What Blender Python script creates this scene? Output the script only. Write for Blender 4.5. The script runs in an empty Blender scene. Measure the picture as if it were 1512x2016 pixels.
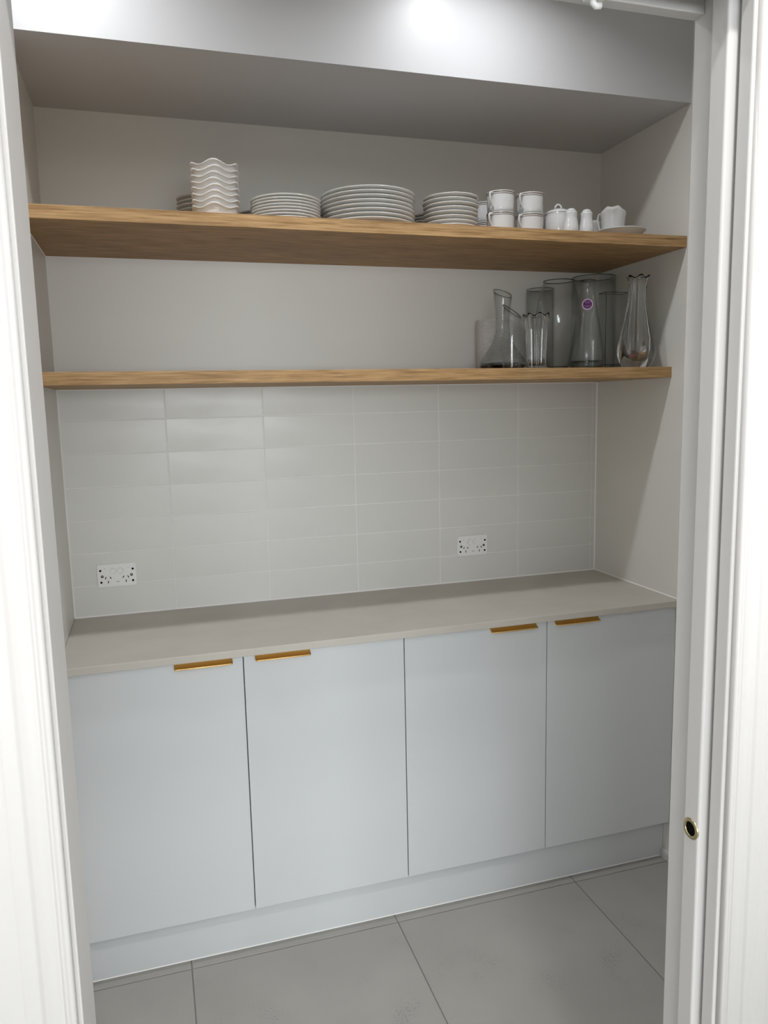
import bpy, bmesh, math, random
from mathutils import Matrix, Vector
random.seed(7)
PI = math.pi
scene = bpy.context.scene
C = scene.collection

# ------------------------------------------------------------------ camera
cam_d = bpy.data.cameras.new('camera')
cam = bpy.data.objects.new('camera', cam_d); C.objects.link(cam)
yaw, pitch, roll = 0.2945, -0.1399, -0.0224
fw = Vector((math.sin(yaw)*math.cos(pitch), math.cos(yaw)*math.cos(pitch), math.sin(pitch)))
rt0 = Vector((math.cos(yaw), -math.sin(yaw), 0)); up0 = rt0.cross(fw)
rt = math.cos(roll)*rt0 + math.sin(roll)*up0
up = -math.sin(roll)*rt0 + math.cos(roll)*up0
cam.matrix_world = Matrix((( rt.x, up.x, -fw.x, 0.2565), (rt.y, up.y, -fw.y, -2.4824), (rt.z, up.z, -fw.z, 1.5364), (0, 0, 0, 1)))
cam_d.sensor_fit = 'HORIZONTAL'; cam_d.sensor_width = 36.0
cam_d.lens = 1503.93*36.0/1512.0
cam_d.clip_start = 0.02
scene.camera = cam

# ------------------------------------------------------------------ world, view, lights
world = bpy.data.worlds.new('world'); scene.world = world; world.use_nodes = True
world.node_tree.nodes['Background'].inputs[0].default_value = (0.75, 0.85, 1.0, 1)
world.node_tree.nodes['Background'].inputs[1].default_value = 0.6
vs = scene.view_settings
vs.view_transform = 'Standard'; vs.look = 'None'; vs.gamma = 1.0; vs.use_curve_mapping = False
vs.exposure = 0.10
cy = scene.cycles
try:
    cy.use_denoising = True
except Exception:
    pass
cy.max_bounces = 14; cy.diffuse_bounces = 8; cy.glossy_bounces = 6
cy.transmission_bounces = 14; cy.transparent_max_bounces = 24
cy.sample_clamp_indirect = 4.0
cy.blur_glossy = 0.5

PANTRY_W = (4.3, 4.4)                 # pantry downlights
KITCHEN_W = (12.0, 3.0, 8.0, 6.0, 10.0)    # kitchen downlights
FILL_W = 262.0       # added fill light behind an unseen kitchen window
PANTRY_COL = (0.955, 0.97, 1.0)
KITCHEN_COL = (1.0, 0.985, 0.965)
FILL_COL = (0.93, 0.975, 1.0)
PANTRY_LAMPS = ((0.12, -0.78), (1.12, -0.78))
KITCHEN_LAMPS = ((0.82, -2.20), (0.42, -3.10), (-0.75, -3.10), (0.42, -4.40), (1.75, -3.30))
PANTRY_SPREAD = 145.0
CEIL = 2.75

# ------------------------------------------------------------------ dimensions
W = 1.8366                 # pantry width
BENCH_Z, BENCH_D, BENCH_T = 0.9, 0.4965, 0.0205
DOOR_Y = -0.4765
S1_Z, S1_D, S1_T = 1.6004, 0.4182, 0.0331
S2_Z, S2_D, S2_T = 1.9842, 0.4719, 0.0325
SOF_Z, SOF_D = 2.392, 0.4704
KICK_Y = -0.4455
YF, YN = -1.542, -1.652    # doorway: pantry face and kitchen face of the front wall
XL, XR = 0.1465, 0.9965    # doorway reveals
HEAD = 2.04

# ------------------------------------------------------------------ helpers
def obj(name, bm, mat, parent=None, smooth=False, loc=None, rotz=0.0):
    me = bpy.data.meshes.new(name)
    if smooth:
        for f in bm.faces: f.smooth = True
    bm.to_mesh(me); bm.free()
    mats = mat if isinstance(mat, (list, tuple)) else [mat]
    for m in mats: me.materials.append(m)
    o = bpy.data.objects.new(name, me); C.objects.link(o)
    if parent: o.parent = parent
    if loc: o.location = loc
    o.rotation_euler.z = rotz
    return o

def empty(name, loc=(0, 0, 0), rotz=0.0):
    o = bpy.data.objects.new(name, None); C.objects.link(o)
    o.location = loc; o.rotation_euler.z = rotz; o.empty_display_size = 0.05
    return o

def tag(o, label, cat, group=None):
    o['label'] = label; o['category'] = cat
    if group: o['group'] = group
    return o

def struct(o, label=None):
    o['kind'] = 'structure'
    if label: o['label'] = label
    return o

def copy_tree(o, parent=None):
    c = o.copy(); C.objects.link(c); c.parent = parent
    for ch in o.children: copy_tree(ch, c)
    return c

def box(bm, x0, x1, y0, y1, z0, z1, bev=0.0, seg=2, mi=0):
    n0 = len(bm.faces)
    vs_ = [bm.verts.new(p) for p in ((x0,y0,z0),(x1,y0,z0),(x1,y1,z0),(x0,y1,z0),(x0,y0,z1),(x1,y0,z1),(x1,y1,z1),(x0,y1,z1))]
    fs = [bm.faces.new([vs_[i] for i in q]) for q in ((3,2,1,0),(4,5,6,7),(0,1,5,4),(1,2,6,5),(2,3,7,6),(3,0,4,7))]
    for f in fs: f.material_index = mi
    if bev > 0:
        es = list({e for f in fs for e in f.edges})
        r = bmesh.ops.bevel(bm, geom=es, offset=bev, segments=seg, affect='EDGES', profile=0.5)
        for f in r['faces']: f.material_index = mi
    return bm

def newbox(*a, **k):
    bm = bmesh.new(); box(bm, *a, **k); return bm

def lathe(bm, prof, n=48, fn=None, close=True, mi=0):
    """revolve (r, z) pairs; a profile running from axis to axis gives a solid. fn(r,z,theta,k)->(r,z)"""
    rings = []
    for k, (r, z) in enumerate(prof):
        if r < 1e-6:
            zz = fn(r, z, 0.0, k)[1] if fn else z
            rings.append([bm.verts.new((0, 0, zz))])
        else:
            ring = []
            for i in range(n):
                t = 2*PI*i/n
                rr, zz = fn(r, z, t, k) if fn else (r, z)
                ring.append(bm.verts.new((rr*math.cos(t), rr*math.sin(t), zz)))
            rings.append(ring)
    for a, b in zip(rings, rings[1:]):
        for i in range(n):
            j = (i+1) % n
            if len(a) == 1 and len(b) == 1: continue
            if len(a) == 1: f = bm.faces.new((a[0], b[j], b[i]))
            elif len(b) == 1: f = bm.faces.new((a[i], a[j], b[0]))
            else: f = bm.faces.new((a[i], a[j], b[j], b[i]))
            f.material_index = mi
    bmesh.ops.recalc_face_normals(bm, faces=bm.faces[:])
    return bm

def tube(bm, pts, rad, n=10, flat=1.0, upv=Vector((0, 0, 1)), cap=True):
    pts = [Vector(p) for p in pts]
    rings = []
    for i, p in enumerate(pts):
        a = pts[max(i-1, 0)]; b = pts[min(i+1, len(pts)-1)]
        t = (b-a).normalized()
        s = t.cross(upv)
        if s.length < 1e-4: s = t.cross(Vector((1, 0, 0)))
        s.normalize(); w = s.cross(t).normalized()
        rr = rad[i] if isinstance(rad, (list, tuple)) else rad
        rings.append([bm.verts.new(p + s*math.cos(2*PI*k/n)*rr + w*math.sin(2*PI*k/n)*rr*flat) for k in range(n)])
    for a, b in zip(rings, rings[1:]):
        for i in range(n):
            j = (i+1) % n
            bm.faces.new((a[i], a[j], b[j], b[i]))
    if cap:
        bm.faces.new(rings[0][::-1]); bm.faces.new(rings[-1])
    bmesh.ops.recalc_face_normals(bm, faces=bm.faces[:])
    return bm

def prism(bm, poly, p0, axis_u, axis_v, ext):
    """extrude a 2-D polygon (u, v) along vector ext from p0"""
    p0, au, av, ext = Vector(p0), Vector(axis_u), Vector(axis_v), Vector(ext)
    a = [bm.verts.new(p0 + au*u + av*v) for u, v in poly]
    b = [bm.verts.new(p0 + au*u + av*v + ext) for u, v in poly]
    n = len(poly)
    for i in range(n):
        j = (i+1) % n
        bm.faces.new((a[i], a[j], b[j], b[i]))
    bm.faces.new(a[::-1]); bm.faces.new(b)
    for e in bm.edges:
        if len(e.link_faces) == 2 and e.calc_face_angle(0) > 0.6: e.smooth = False
    bmesh.ops.recalc_face_normals(bm, faces=bm.faces[:])
    return bm

# ------------------------------------------------------------------ materials
def mat(name, col, rough=0.5, metal=0.0, spec=0.5, noise=None, bump=None, rough_noise=None, coat=0.0):
    m = bpy.data.materials.new(name); m.use_nodes = True
    nt = m.node_tree; b = nt.nodes['Principled BSDF']
    b.inputs['Base Color'].default_value = (*col, 1); b.inputs['Roughness'].default_value = rough
    b.inputs['Metallic'].default_value = metal; b.inputs['Specular IOR Level'].default_value = spec
    b.inputs['Coat Weight'].default_value = coat
    tc = nt.nodes.new('ShaderNodeTexCoord')
    def nz(scale, detail=4.0):
        mp = nt.nodes.new('ShaderNodeMapping'); nt.links.new(tc.outputs['Object'], mp.inputs[0])
        sc = scale if isinstance(scale, (tuple, list)) else (scale,)*3
        mp.inputs['Scale'].default_value = sc
        n = nt.nodes.new('ShaderNodeTexNoise'); n.inputs['Scale'].default_value = 1.0; n.inputs['Detail'].default_value = detail
        nt.links.new(mp.outputs[0], n.inputs['Vector']); return n
    if noise:
        scale, col2, lo, hi = noise
        n = nz(scale); r = nt.nodes.new('ShaderNodeMapRange')
        r.inputs[1].default_value = lo; r.inputs[2].default_value = hi
        nt.links.new(n.outputs['Fac'], r.inputs[0])
        mx = nt.nodes.new('ShaderNodeMix'); mx.data_type = 'RGBA'
        mx.inputs[6].default_value = (*col, 1); mx.inputs[7].default_value = (*col2, 1)
        nt.links.new(r.outputs[0], mx.inputs[0]); nt.links.new(mx.outputs[2], b.inputs['Base Color'])
    if bump:
        scale, strength, dist = bump
        n = nz(scale); bp = nt.nodes.new('ShaderNodeBump')
        bp.inputs['Strength'].default_value = strength; bp.inputs['Distance'].default_value = dist
        nt.links.new(n.outputs['Fac'], bp.inputs['Height']); nt.links.new(bp.outputs[0], b.inputs['Normal'])
    if rough_noise:
        scale, lo, hi = rough_noise
        n = nz(scale); r = nt.nodes.new('ShaderNodeMapRange')
        r.inputs[1].default_value = 0.35; r.inputs[2].default_value = 0.65
        r.inputs[3].default_value = lo; r.inputs[4].default_value = hi
        nt.links.new(n.outputs['Fac'], r.inputs[0]); nt.links.new(r.outputs[0], b.inputs['Roughness'])
    return m

M = {}
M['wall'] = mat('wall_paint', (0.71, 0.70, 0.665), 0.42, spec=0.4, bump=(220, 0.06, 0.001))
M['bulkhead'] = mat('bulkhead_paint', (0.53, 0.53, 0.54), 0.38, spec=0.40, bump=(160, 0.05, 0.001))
M['ceiling'] = mat('ceiling_paint', (0.80, 0.80, 0.79), 0.7, bump=(200, 0.05, 0.001))
M['kitchen'] = mat('kitchen_paint', (0.78, 0.77, 0.75), 0.6, bump=(200, 0.05, 0.001))
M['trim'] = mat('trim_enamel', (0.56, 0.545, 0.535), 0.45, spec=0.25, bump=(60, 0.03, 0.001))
M['tile'] = mat('wall_tile_glaze', (0.66, 0.66, 0.635), 0.22, spec=0.45, noise=(5.0, (0.64, 0.64, 0.614), 0.35, 0.65), bump=((5, 5, 9), 0.03, 0.002), rough_noise=((4, 4, 9), 0.28, 0.42))
M['grout'] = mat('wall_grout', (0.80, 0.795, 0.78), 0.8)
M['caulk'] = mat('white_caulk', (0.84, 0.835, 0.82), 0.5)
M['bench'] = mat('bench_stone', (0.515, 0.485, 0.435), 0.36, spec=0.4, noise=(9.0, (0.490, 0.461, 0.414), 0.35, 0.65), rough_noise=((5, 8, 5), 0.33, 0.42))
M['door'] = mat('cabinet_laminate', (0.60, 0.62, 0.635), 0.38, spec=0.45, bump=(500, 0.03, 0.0005))
M['carcass'] = mat('cabinet_carcass', (0.30, 0.30, 0.31), 0.6)
M['gold'] = mat('brushed_gold', (0.80, 0.55, 0.22), 0.42, metal=1.0, bump=((20, 900, 900), 0.08, 0.0005))
M['brass'] = mat('aged_brass', (0.50, 0.42, 0.24), 0.30, metal=1.0)
M['black'] = mat('hole_shade_black', (0.003, 0.003, 0.003), 0.8, spec=0.05)  # near-black colour stands for the shade inside holes and slots
M['floor_tile'] = mat('floor_porcelain', (0.335, 0.325, 0.303), 0.42, spec=0.45, noise=(3.5, (0.308, 0.298, 0.277), 0.36, 0.64), rough_noise=((5, 5, 5), 0.34, 0.52))
M['floor_grout'] = mat('floor_grout', (0.20, 0.19, 0.175), 0.85)
M['porcelain'] = mat('white_porcelain', (0.60, 0.605, 0.605), 0.12, spec=0.5)
M['stoneware'] = mat('plate_stoneware', (0.55, 0.54, 0.515), 0.22, spec=0.5)
M['bowlmat'] = mat('embossed_white_ceramic', (0.68, 0.66, 0.635), 0.25, spec=0.5, bump=((75, 75, 110), 0.5, 0.004))
M['band'] = mat('gilt_band', (0.12, 0.08, 0.05), 0.35, metal=0.2)
M['paper'] = mat('paper_towel', (0.80, 0.79, 0.785), 0.95, spec=0.1)
M['card'] = mat('brown_card', (0.30, 0.22, 0.15), 0.9)
M['plastic'] = mat('white_plastic', (0.80, 0.80, 0.79), 0.25)
M['plate_plastic'] = mat('socket_plate_plastic', (0.80, 0.80, 0.80), 0.2)
M['track'] = mat('grey_track', (0.16, 0.16, 0.18), 0.5)
M['purple'] = mat('purple_sticker', (0.115, 0.012, 0.14), 0.45)
M['lilac'] = mat('lilac_sticker', (0.66, 0.50, 0.70), 0.45)
M['red_print'] = mat('dark_red_sticker', (0.20, 0.03, 0.04), 0.4)

# floor tile: add small dark pits
nt = M['floor_tile'].node_tree; b = nt.nodes['Principled BSDF']
src = b.inputs['Base Color'].links[0].from_socket
tc = [n for n in nt.nodes if n.type == 'TEX_COORD'][0]
vo = nt.nodes.new('ShaderNodeTexNoise'); vo.inputs['Scale'].default_value = 190.0; vo.inputs['Detail'].default_value = 2.0
nt.links.new(tc.outputs['Object'], vo.inputs['Vector'])
big = nt.nodes.new('ShaderNodeTexNoise'); big.inputs['Scale'].default_value = 7.0
nt.links.new(tc.outputs['Object'], big.inputs['Vector'])
mul = nt.nodes.new('ShaderNodeMath'); mul.operation = 'MULTIPLY'
nt.links.new(vo.outputs['Fac'], mul.inputs[0]); nt.links.new(big.outputs['Fac'], mul.inputs[1])
mr = nt.nodes.new('ShaderNodeMapRange'); mr.inputs[1].default_value = 0.36; mr.inputs[2].default_value = 0.46; mr.inputs[4].default_value = 0.8
nt.links.new(mul.outputs[0], mr.inputs[0])
mx = nt.nodes.new('ShaderNodeMix'); mx.data_type = 'RGBA'
nt.links.new(mr.outputs[0], mx.inputs[0]); nt.links.new(src, mx.inputs[6]); mx.inputs[7].default_value = (0.22, 0.21, 0.20, 1)
nt.links.new(mx.outputs[2], b.inputs['Base Color'])

# oak laminate: grain stretched along x
def oak():
    m = bpy.data.materials.new('oak_laminate'); m.use_nodes = True
    nt = m.node_tree; b = nt.nodes['Principled BSDF']
    b.inputs['Roughness'].default_value = 0.5; b.inputs['Specular IOR Level'].default_value = 0.2
    tc = nt.nodes.new('ShaderNodeTexCoord')
    def nz(sc, det, rough=0.6):
        mp = nt.nodes.new('ShaderNodeMapping'); mp.inputs['Scale'].default_value = sc
        nt.links.new(tc.outputs['Object'], mp.inputs[0])
        n = nt.nodes.new('ShaderNodeTexNoise'); n.inputs['Scale'].default_value = 1.0
        n.inputs['Detail'].default_value = det; n.inputs['Roughness'].default_value = rough
        nt.links.new(mp.outputs[0], n.inputs['Vector']); return n
    a = nz((9, 120, 260), 5); c = nz((26, 500, 900), 3); d = nz((2.2, 9, 30), 3)
    r1 = nt.nodes.new('ShaderNodeValToRGB')
    r1.color_ramp.elements[0].position = 0.30; r1.color_ramp.elements[0].color = (0.225, 0.126, 0.052, 1)
    r1.color_ramp.elements[1].position = 0.66; r1.color_ramp.elements[1].color = (0.50, 0.322, 0.158, 1)
    e = r1.color_ramp.elements.new(0.48); e.color = (0.385, 0.235, 0.107, 1)
    nt.links.new(a.outputs['Fac'], r1.inputs[0])
    r2 = nt.nodes.new('ShaderNodeMapRange'); r2.inputs[1].default_value = 0.56; r2.inputs[2].default_value = 0.70; r2.inputs[4].default_value = 0.55
    nt.links.new(c.outputs['Fac'], r2.inputs[0])
    m1 = nt.nodes.new('ShaderNodeMix'); m1.data_type = 'RGBA'
    nt.links.new(r2.outputs[0], m1.inputs[0]); nt.links.new(r1.outputs[0], m1.inputs[6]); m1.inputs[7].default_value = (0.20, 0.115, 0.05, 1)
    r3 = nt.nodes.new('ShaderNodeMapRange'); r3.inputs[1].default_value = 0.3; r3.inputs[2].default_value = 0.7; r3.inputs[3].default_value = 0.86; r3.inputs[4].default_value = 1.14
    nt.links.new(d.outputs['Fac'], r3.inputs[0])
    m2 = nt.nodes.new('ShaderNodeMix'); m2.data_type = 'RGBA'; m2.blend_type = 'MULTIPLY'; m2.inputs[0].default_value = 1.0
    nt.links.new(m1.outputs[2], m2.inputs[6]); nt.links.new(r3.outputs[0], m2.inputs[7])
    nt.links.new(m2.outputs[2], b.inputs['Base Color'])
    bp = nt.nodes.new('ShaderNodeBump'); bp.inputs['Strength'].default_value = 0.15; bp.inputs['Distance'].default_value = 0.0006
    nt.links.new(c.outputs['Fac'], bp.inputs['Height']); nt.links.new(bp.outputs[0], b.inputs['Normal'])
    return m
M['oak'] = oak()

# thin-walled clear glass: reflects by Fresnel, absorbs more where the wall is seen edge-on
def thin_glass(name, tint, edge):
    m = bpy.data.materials.new(name); m.use_nodes = True
    nt = m.node_tree; nt.nodes.remove(nt.nodes['Principled BSDF'])
    out = nt.nodes['Material Output']
    tr = nt.nodes.new('ShaderNodeBsdfTransparent'); gl = nt.nodes.new('ShaderNodeBsdfGlossy')
    gl.inputs['Roughness'].default_value = 0.02
    fr = nt.nodes.new('ShaderNodeFresnel')
    ge = nt.nodes.new('ShaderNodeNewGeometry'); mr = nt.nodes.new('ShaderNodeMapRange')
    mr.inputs[3].default_value = 1.45; mr.inputs[4].default_value = 1/1.45      # same reflectance from either side of a thin wall
    nt.links.new(ge.outputs['Backfacing'], mr.inputs[0]); nt.links.new(mr.outputs[0], fr.inputs['IOR'])
    lw = nt.nodes.new('ShaderNodeLayerWeight'); lw.inputs['Blend'].default_value = 0.25
    mx = nt.nodes.new('ShaderNodeMix'); mx.data_type = 'RGBA'
    mx.inputs[6].default_value = (*tint, 1); mx.inputs[7].default_value = (*edge, 1)
    nt.links.new(lw.outputs['Facing'], mx.inputs[0]); nt.links.new(mx.outputs[2], tr.inputs[0])
    ms = nt.nodes.new('ShaderNodeMixShader')
    nt.links.new(fr.outputs[0], ms.inputs[0]); nt.links.new(tr.outputs[0], ms.inputs[1]); nt.links.new(gl.outputs[0], ms.inputs[2])
    nt.links.new(ms.outputs[0], out.inputs[0])
    return m
M['glass_thin'] = thin_glass('thin_clear_glass', (0.972, 0.976, 0.975), (0.76, 0.78, 0.775))
def solid_glass(name, col, rough=0.0):
    m = bpy.data.materials.new(name); m.use_nodes = True
    b = m.node_tree.nodes['Principled BSDF']
    b.inputs['Base Color'].default_value = (*col, 1); b.inputs['Roughness'].default_value = rough
    b.inputs['IOR'].default_value = 1.5; b.inputs['Transmission Weight'].default_value = 1.0
    return m
M['glass_solid'] = solid_glass('thick_clear_glass', (0.97, 0.975, 0.975), 0.01)

def emit(name, col, s):
    m = bpy.data.materials.new(name); m.use_nodes = True
    b = m.node_tree.nodes['Principled BSDF']
    b.inputs['Emission Color'].default_value = (*col, 1); b.inputs['Emission Strength'].default_value = s
    return m
M['lens'] = emit('lamp_lens', (0.96, 0.98, 1.0), 2.0)

# paper towel embossing: herringbone bump
def herring():
    m = M['paper']; nt = m.node_tree; b = nt.nodes['Principled BSDF']
    tc = nt.nodes.new('ShaderNodeTexCoord'); sp = nt.nodes.new('ShaderNodeSeparateXYZ')
    nt.links.new(tc.outputs['UV'], sp.inputs[0])
    def math_(op, a, bb=None):
        n = nt.nodes.new('ShaderNodeMath'); n.operation = op
        for i, q in enumerate((a, bb)):
            if q is None: continue
            if isinstance(q, (int, float)): n.inputs[i].default_value = q
            else: nt.links.new(q, n.inputs[i])
        return n.outputs[0]
    zig = math_('PINGPONG', math_('MULTIPLY', sp.outputs[0], 30.0), 1.0)
    s = math_('SINE', math_('MULTIPLY', math_('ADD', math_('MULTIPLY', sp.outputs[1], 38.0), zig), 2*PI))
    bp = nt.nodes.new('ShaderNodeBump'); bp.inputs['Strength'].default_value = 0.7; bp.inputs['Distance'].default_value = 0.0015
    nt.links.new(s, bp.inputs['Height']); nt.links.new(bp.outputs[0], b.inputs['Normal'])
herring()

# ------------------------------------------------------------------ lamps (each lamp: fitting + its own light)
def downlight(x, y, watts, col, r, label, group, spread=170.0):
    t = empty('downlight', (x, y, CEIL))
    tag(t, label, 'lamp', group)
    bm = bmesh.new()
    lathe(bm, [(r+0.004, -0.001), (r+0.014, -0.001), (r+0.013, -0.004), (r+0.005, -0.006), (r+0.001, -0.003), (r+0.004, -0.001)], 40)
    obj('trim_ring', bm, M['plastic'], t, True)
    bm = bmesh.new(); lathe(bm, [(0, -0.0012), (r+0.002, -0.0012)], 32)
    obj('lens', bm, M['lens'], t)
    ld = bpy.data.lights.new('downlight_light', 'AREA'); ld.shape = 'DISK'; ld.size = 2*r
    ld.energy = watts; ld.color = col; ld.spread = math.radians(spread)
    lo = bpy.data.objects.new('downlight_light', ld); C.objects.link(lo); lo.parent = t; lo.location = (0, 0, -0.0065)
for (x, y), w, lab in zip(PANTRY_LAMPS, PANTRY_W, ('round white ceiling downlight over the bench end beside the narrow wall nib', 'round white ceiling downlight over the bench edge in front of the bulkhead')):
    downlight(x, y, w, PANTRY_COL, 0.040, lab, 'pantry downlights', PANTRY_SPREAD)
for (x, y), w in zip(KITCHEN_LAMPS, KITCHEN_W):
    downlight(x, y, w, KITCHEN_COL, 0.050, 'round white ceiling downlight in the kitchen outside the pantry', 'kitchen downlights')
# added broad fill at an unseen window, placed and sized to light the pantry
KX0, KX1, KY0 = -3.9, 3.6, -8.0
WX0, WX1, WZ0, WZ1 = -3.0, 2.6, 0.95, 2.40
ld = bpy.data.lights.new('added_window_fill', 'AREA'); ld.shape = 'RECTANGLE'
ld.size = WX1-WX0; ld.size_y = WZ1-WZ0; ld.energy = FILL_W; ld.color = FILL_COL
lo = bpy.data.objects.new('added_window_fill', ld); C.objects.link(lo)
lo.location = ((WX0+WX1)/2, KY0-0.02, (WZ0+WZ1)/2); lo.rotation_euler = (PI/2, 0, 0)   # faces +y, into the room
lo.rotation_euler = (-PI/2, 0, PI)

# ------------------------------------------------------------------ room shell
# back wall: plaster above the tiles, grout bed behind them
bm = bmesh.new()
box(bm, 0, W, 0.002, 0.10, 0, CEIL, mi=0)
box(bm, 0, W, 0.0, 0.002, S1_Z, CEIL, mi=0)
box(bm, 0, W, 0.0015, 0.002, BENCH_Z-0.02, S1_Z, mi=1)
wall_back = struct(obj('wall_back', bm, [M['wall'], M['grout']]), 'painted back wall with stacked white tiles above the bench')
# wall tiles, each a piece of its own
G = 0.0026; PX, PZ = 0.302, 0.102
xj = [0.0]+[0.3078+PX*k for k in range(6)]+[W]
zj = [BENCH_Z]+[BENCH_Z+0.0978+PZ*k for k in range(6)]+[S1_Z]
meshes = {}
def tile_mesh(w, h):
    key = (round(w, 4), round(h, 4))
    if key not in meshes:
        bm = newbox(-w/2, w/2, 0.0, 0.0055, -h/2, h/2)
        fe = [e for e in bm.edges if all(abs(v.co.y) < 1e-6 for v in e.verts)]
        bmesh.ops.bevel(bm, geom=fe, offset=0.0009, segments=2, affect='EDGES', profile=0.5)
        me = bpy.data.meshes.new('tile'); bm.to_mesh(me); bm.free(); me.materials.append(M['tile'])
        meshes[key] = me
    return meshes[key]
for i in range(len(xj)-1):
    for k in range(len(zj)-1):
        x0 = xj[i]+(G/2 if i else 0.0012); x1 = xj[i+1]-(G/2 if i < len(xj)-2 else 0.0012)
        z0 = zj[k]+(G/2 if k else 0.001); z1 = zj[k+1]-(G/2 if k < len(zj)-2 else 0.001)
        o = bpy.data.objects.new('tile', tile_mesh(x1-x0, z1-z0)); C.objects.link(o); o.parent = wall_back
        o.location = ((x0+x1)/2, 0.0, (z0+z1)/2)
        o.rotation_euler = (random.uniform(-.0025, .0025), 0, random.uniform(-.0009, .0009))

struct(obj('wall_left', newbox(-0.1, 0, YN, 0.1, 0, CEIL), M['wall']), 'painted side wall beside the narrow nib')
struct(obj('wall_right', newbox(W, W+0.1, YF, 0.1, 0, CEIL), M['wall']), 'painted side wall behind the glass vases')
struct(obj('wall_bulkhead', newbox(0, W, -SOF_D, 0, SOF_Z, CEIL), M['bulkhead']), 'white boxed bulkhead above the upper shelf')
# front wall with the doorway and the sliding-door pocket
JT = 0.019
bm = bmesh.new()
box(bm, KX0, XL-JT, YN, YF, 0, CEIL)
box(bm, XL-JT, XR+JT, YN, YF, HEAD+0.085, CEIL)
box(bm, XL-JT, XR+JT, YN, -1.626, HEAD+JT, HEAD+0.085)
box(bm, XL-JT, XR+JT, -1.562, YF, HEAD+JT, HEAD+0.085)
box(bm, XR+JT, KX1, YN, -1.6285, 0, CEIL)
box(bm, XR+JT, W+0.1, -1.5815, YF, 0, CEIL)
box(bm, XR+JT, W+0.1, -1.6285, -1.5815, HEAD+0.085, CEIL)
struct(obj('wall_front', bm, M['kitchen']), 'wall with the doorway and the sliding door pocket')
bm = bmesh.new()
box(bm, KX0-0.1, KX1+0.1, KY0-0.1, 0.1, CEIL, CEIL+0.1)
struct(obj('ceiling', bm, M['ceiling']), 'flat white ceiling')
bm = bmesh.new()
box(bm, KX0-0.1, KX0, KY0, YN, 0, CEIL); struct(obj('wall_kitchen_left', bm, M['kitchen']), 'kitchen side wall')
bm = bmesh.new()
box(bm, KX1, KX1+0.1, KY0, YN, 0, CEIL); struct(obj('wall_kitchen_right', bm, M['kitchen']), 'kitchen side wall')
bm = bmesh.new()
box(bm, KX0, WX0, KY0-0.1, KY0, 0, CEIL); box(bm, WX1, KX1, KY0-0.1, KY0, 0, CEIL)
box(bm, WX0, WX1, KY0-0.1, KY0, 0, WZ0); box(bm, WX0, WX1, KY0-0.1, KY0, WZ1, CEIL)
struct(obj('wall_kitchen_far', bm, M['kitchen']), 'kitchen wall with the added window opening')
bm = bmesh.new()
for x in (WX0, (WX0+WX1)/2-0.02, WX1-0.04): box(bm, x, x+0.04, KY0-0.09, KY0-0.03, WZ0, WZ1, 0.003)
for z in (WZ0, WZ1-0.04): box(bm, WX0+0.04, WX1-0.04, KY0-0.085, KY0-0.035, z, z+0.04, 0.003)
struct(obj('added_window_1', bm, M['trim']), 'frame of the added, unseen kitchen window')  # unseen window, put in to carry the added fill light
bm = bmesh.new()
box(bm, KX0, KX1, KY0, 0.1, -0.06, -0.0022)
floor = struct(obj('floor', bm, M['floor_grout']), 'grey porcelain tiled floor')
# floor tiles
FG = 0.003; FP = 0.6005
fx = [0.278+FP*k for k in range(-8, 7)]; fy = [-0.482-FP*k for k in range(-1, 10)]
fmesh = {}
def floor_tiles(X0, X1, Y0, Y1):
    for i in range(len(fx)-1):
        for k in range(len(fy)-1):
            a, b_ = max(fx[i]+FG/2, X0), min(fx[i+1]-FG/2, X1)
            c, d = max(fy[k+1]+FG/2, Y0), min(fy[k]-FG/2, Y1)
            if b_-a < 0.012 or d-c < 0.012: continue
            key = (round(b_-a, 4), round(d-c, 4))
            if key not in fmesh:
                bm = newbox(-(b_-a)/2, (b_-a)/2, -(d-c)/2, (d-c)/2, -0.009, 0.0)
                te = [e for e in bm.edges if all(abs(v.co.z) < 1e-6 for v in e.verts)]
                bmesh.ops.bevel(bm, geom=te, offset=0.0008, segments=1, affect='EDGES')
                me = bpy.data.meshes.new('floor_tile'); bm.to_mesh(me); bm.free(); me.materials.append(M['floor_tile'])
                fmesh[key] = me
            o = bpy.data.objects.new('floor_tile', fmesh[key]); C.objects.link(o); o.parent = floor
            o.location = ((a+b_)/2, (c+d)/2, 0)
floor_tiles(0.001, W-0.001, YF, KICK_Y-0.0005)
floor_tiles(XL, XR, YN, YF)
floor_tiles(KX0, KX1, -4.1, YN)

# ------------------------------------------------------------------ door jambs, pocket door, architraves
n_trim = [0]
def trim(bm, m=None, smooth=False, label=None):
    n_trim[0] += 1
    return struct(obj('trim_%d' % n_trim[0], bm, m or M['trim'], smooth=smooth), label)
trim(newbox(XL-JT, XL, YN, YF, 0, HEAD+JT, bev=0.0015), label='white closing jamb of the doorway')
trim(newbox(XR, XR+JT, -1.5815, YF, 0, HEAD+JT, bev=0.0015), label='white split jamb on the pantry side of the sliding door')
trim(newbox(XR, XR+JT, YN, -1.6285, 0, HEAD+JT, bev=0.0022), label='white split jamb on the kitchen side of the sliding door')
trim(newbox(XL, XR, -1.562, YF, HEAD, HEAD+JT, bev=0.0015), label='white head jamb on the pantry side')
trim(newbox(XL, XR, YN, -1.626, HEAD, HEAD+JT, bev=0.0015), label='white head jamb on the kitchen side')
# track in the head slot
trim(newbox(XL, W, -1.6255, -1.5625, HEAD+0.045, HEAD+0.085), M['track'], label='grey sliding door track in the head slot')
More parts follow.
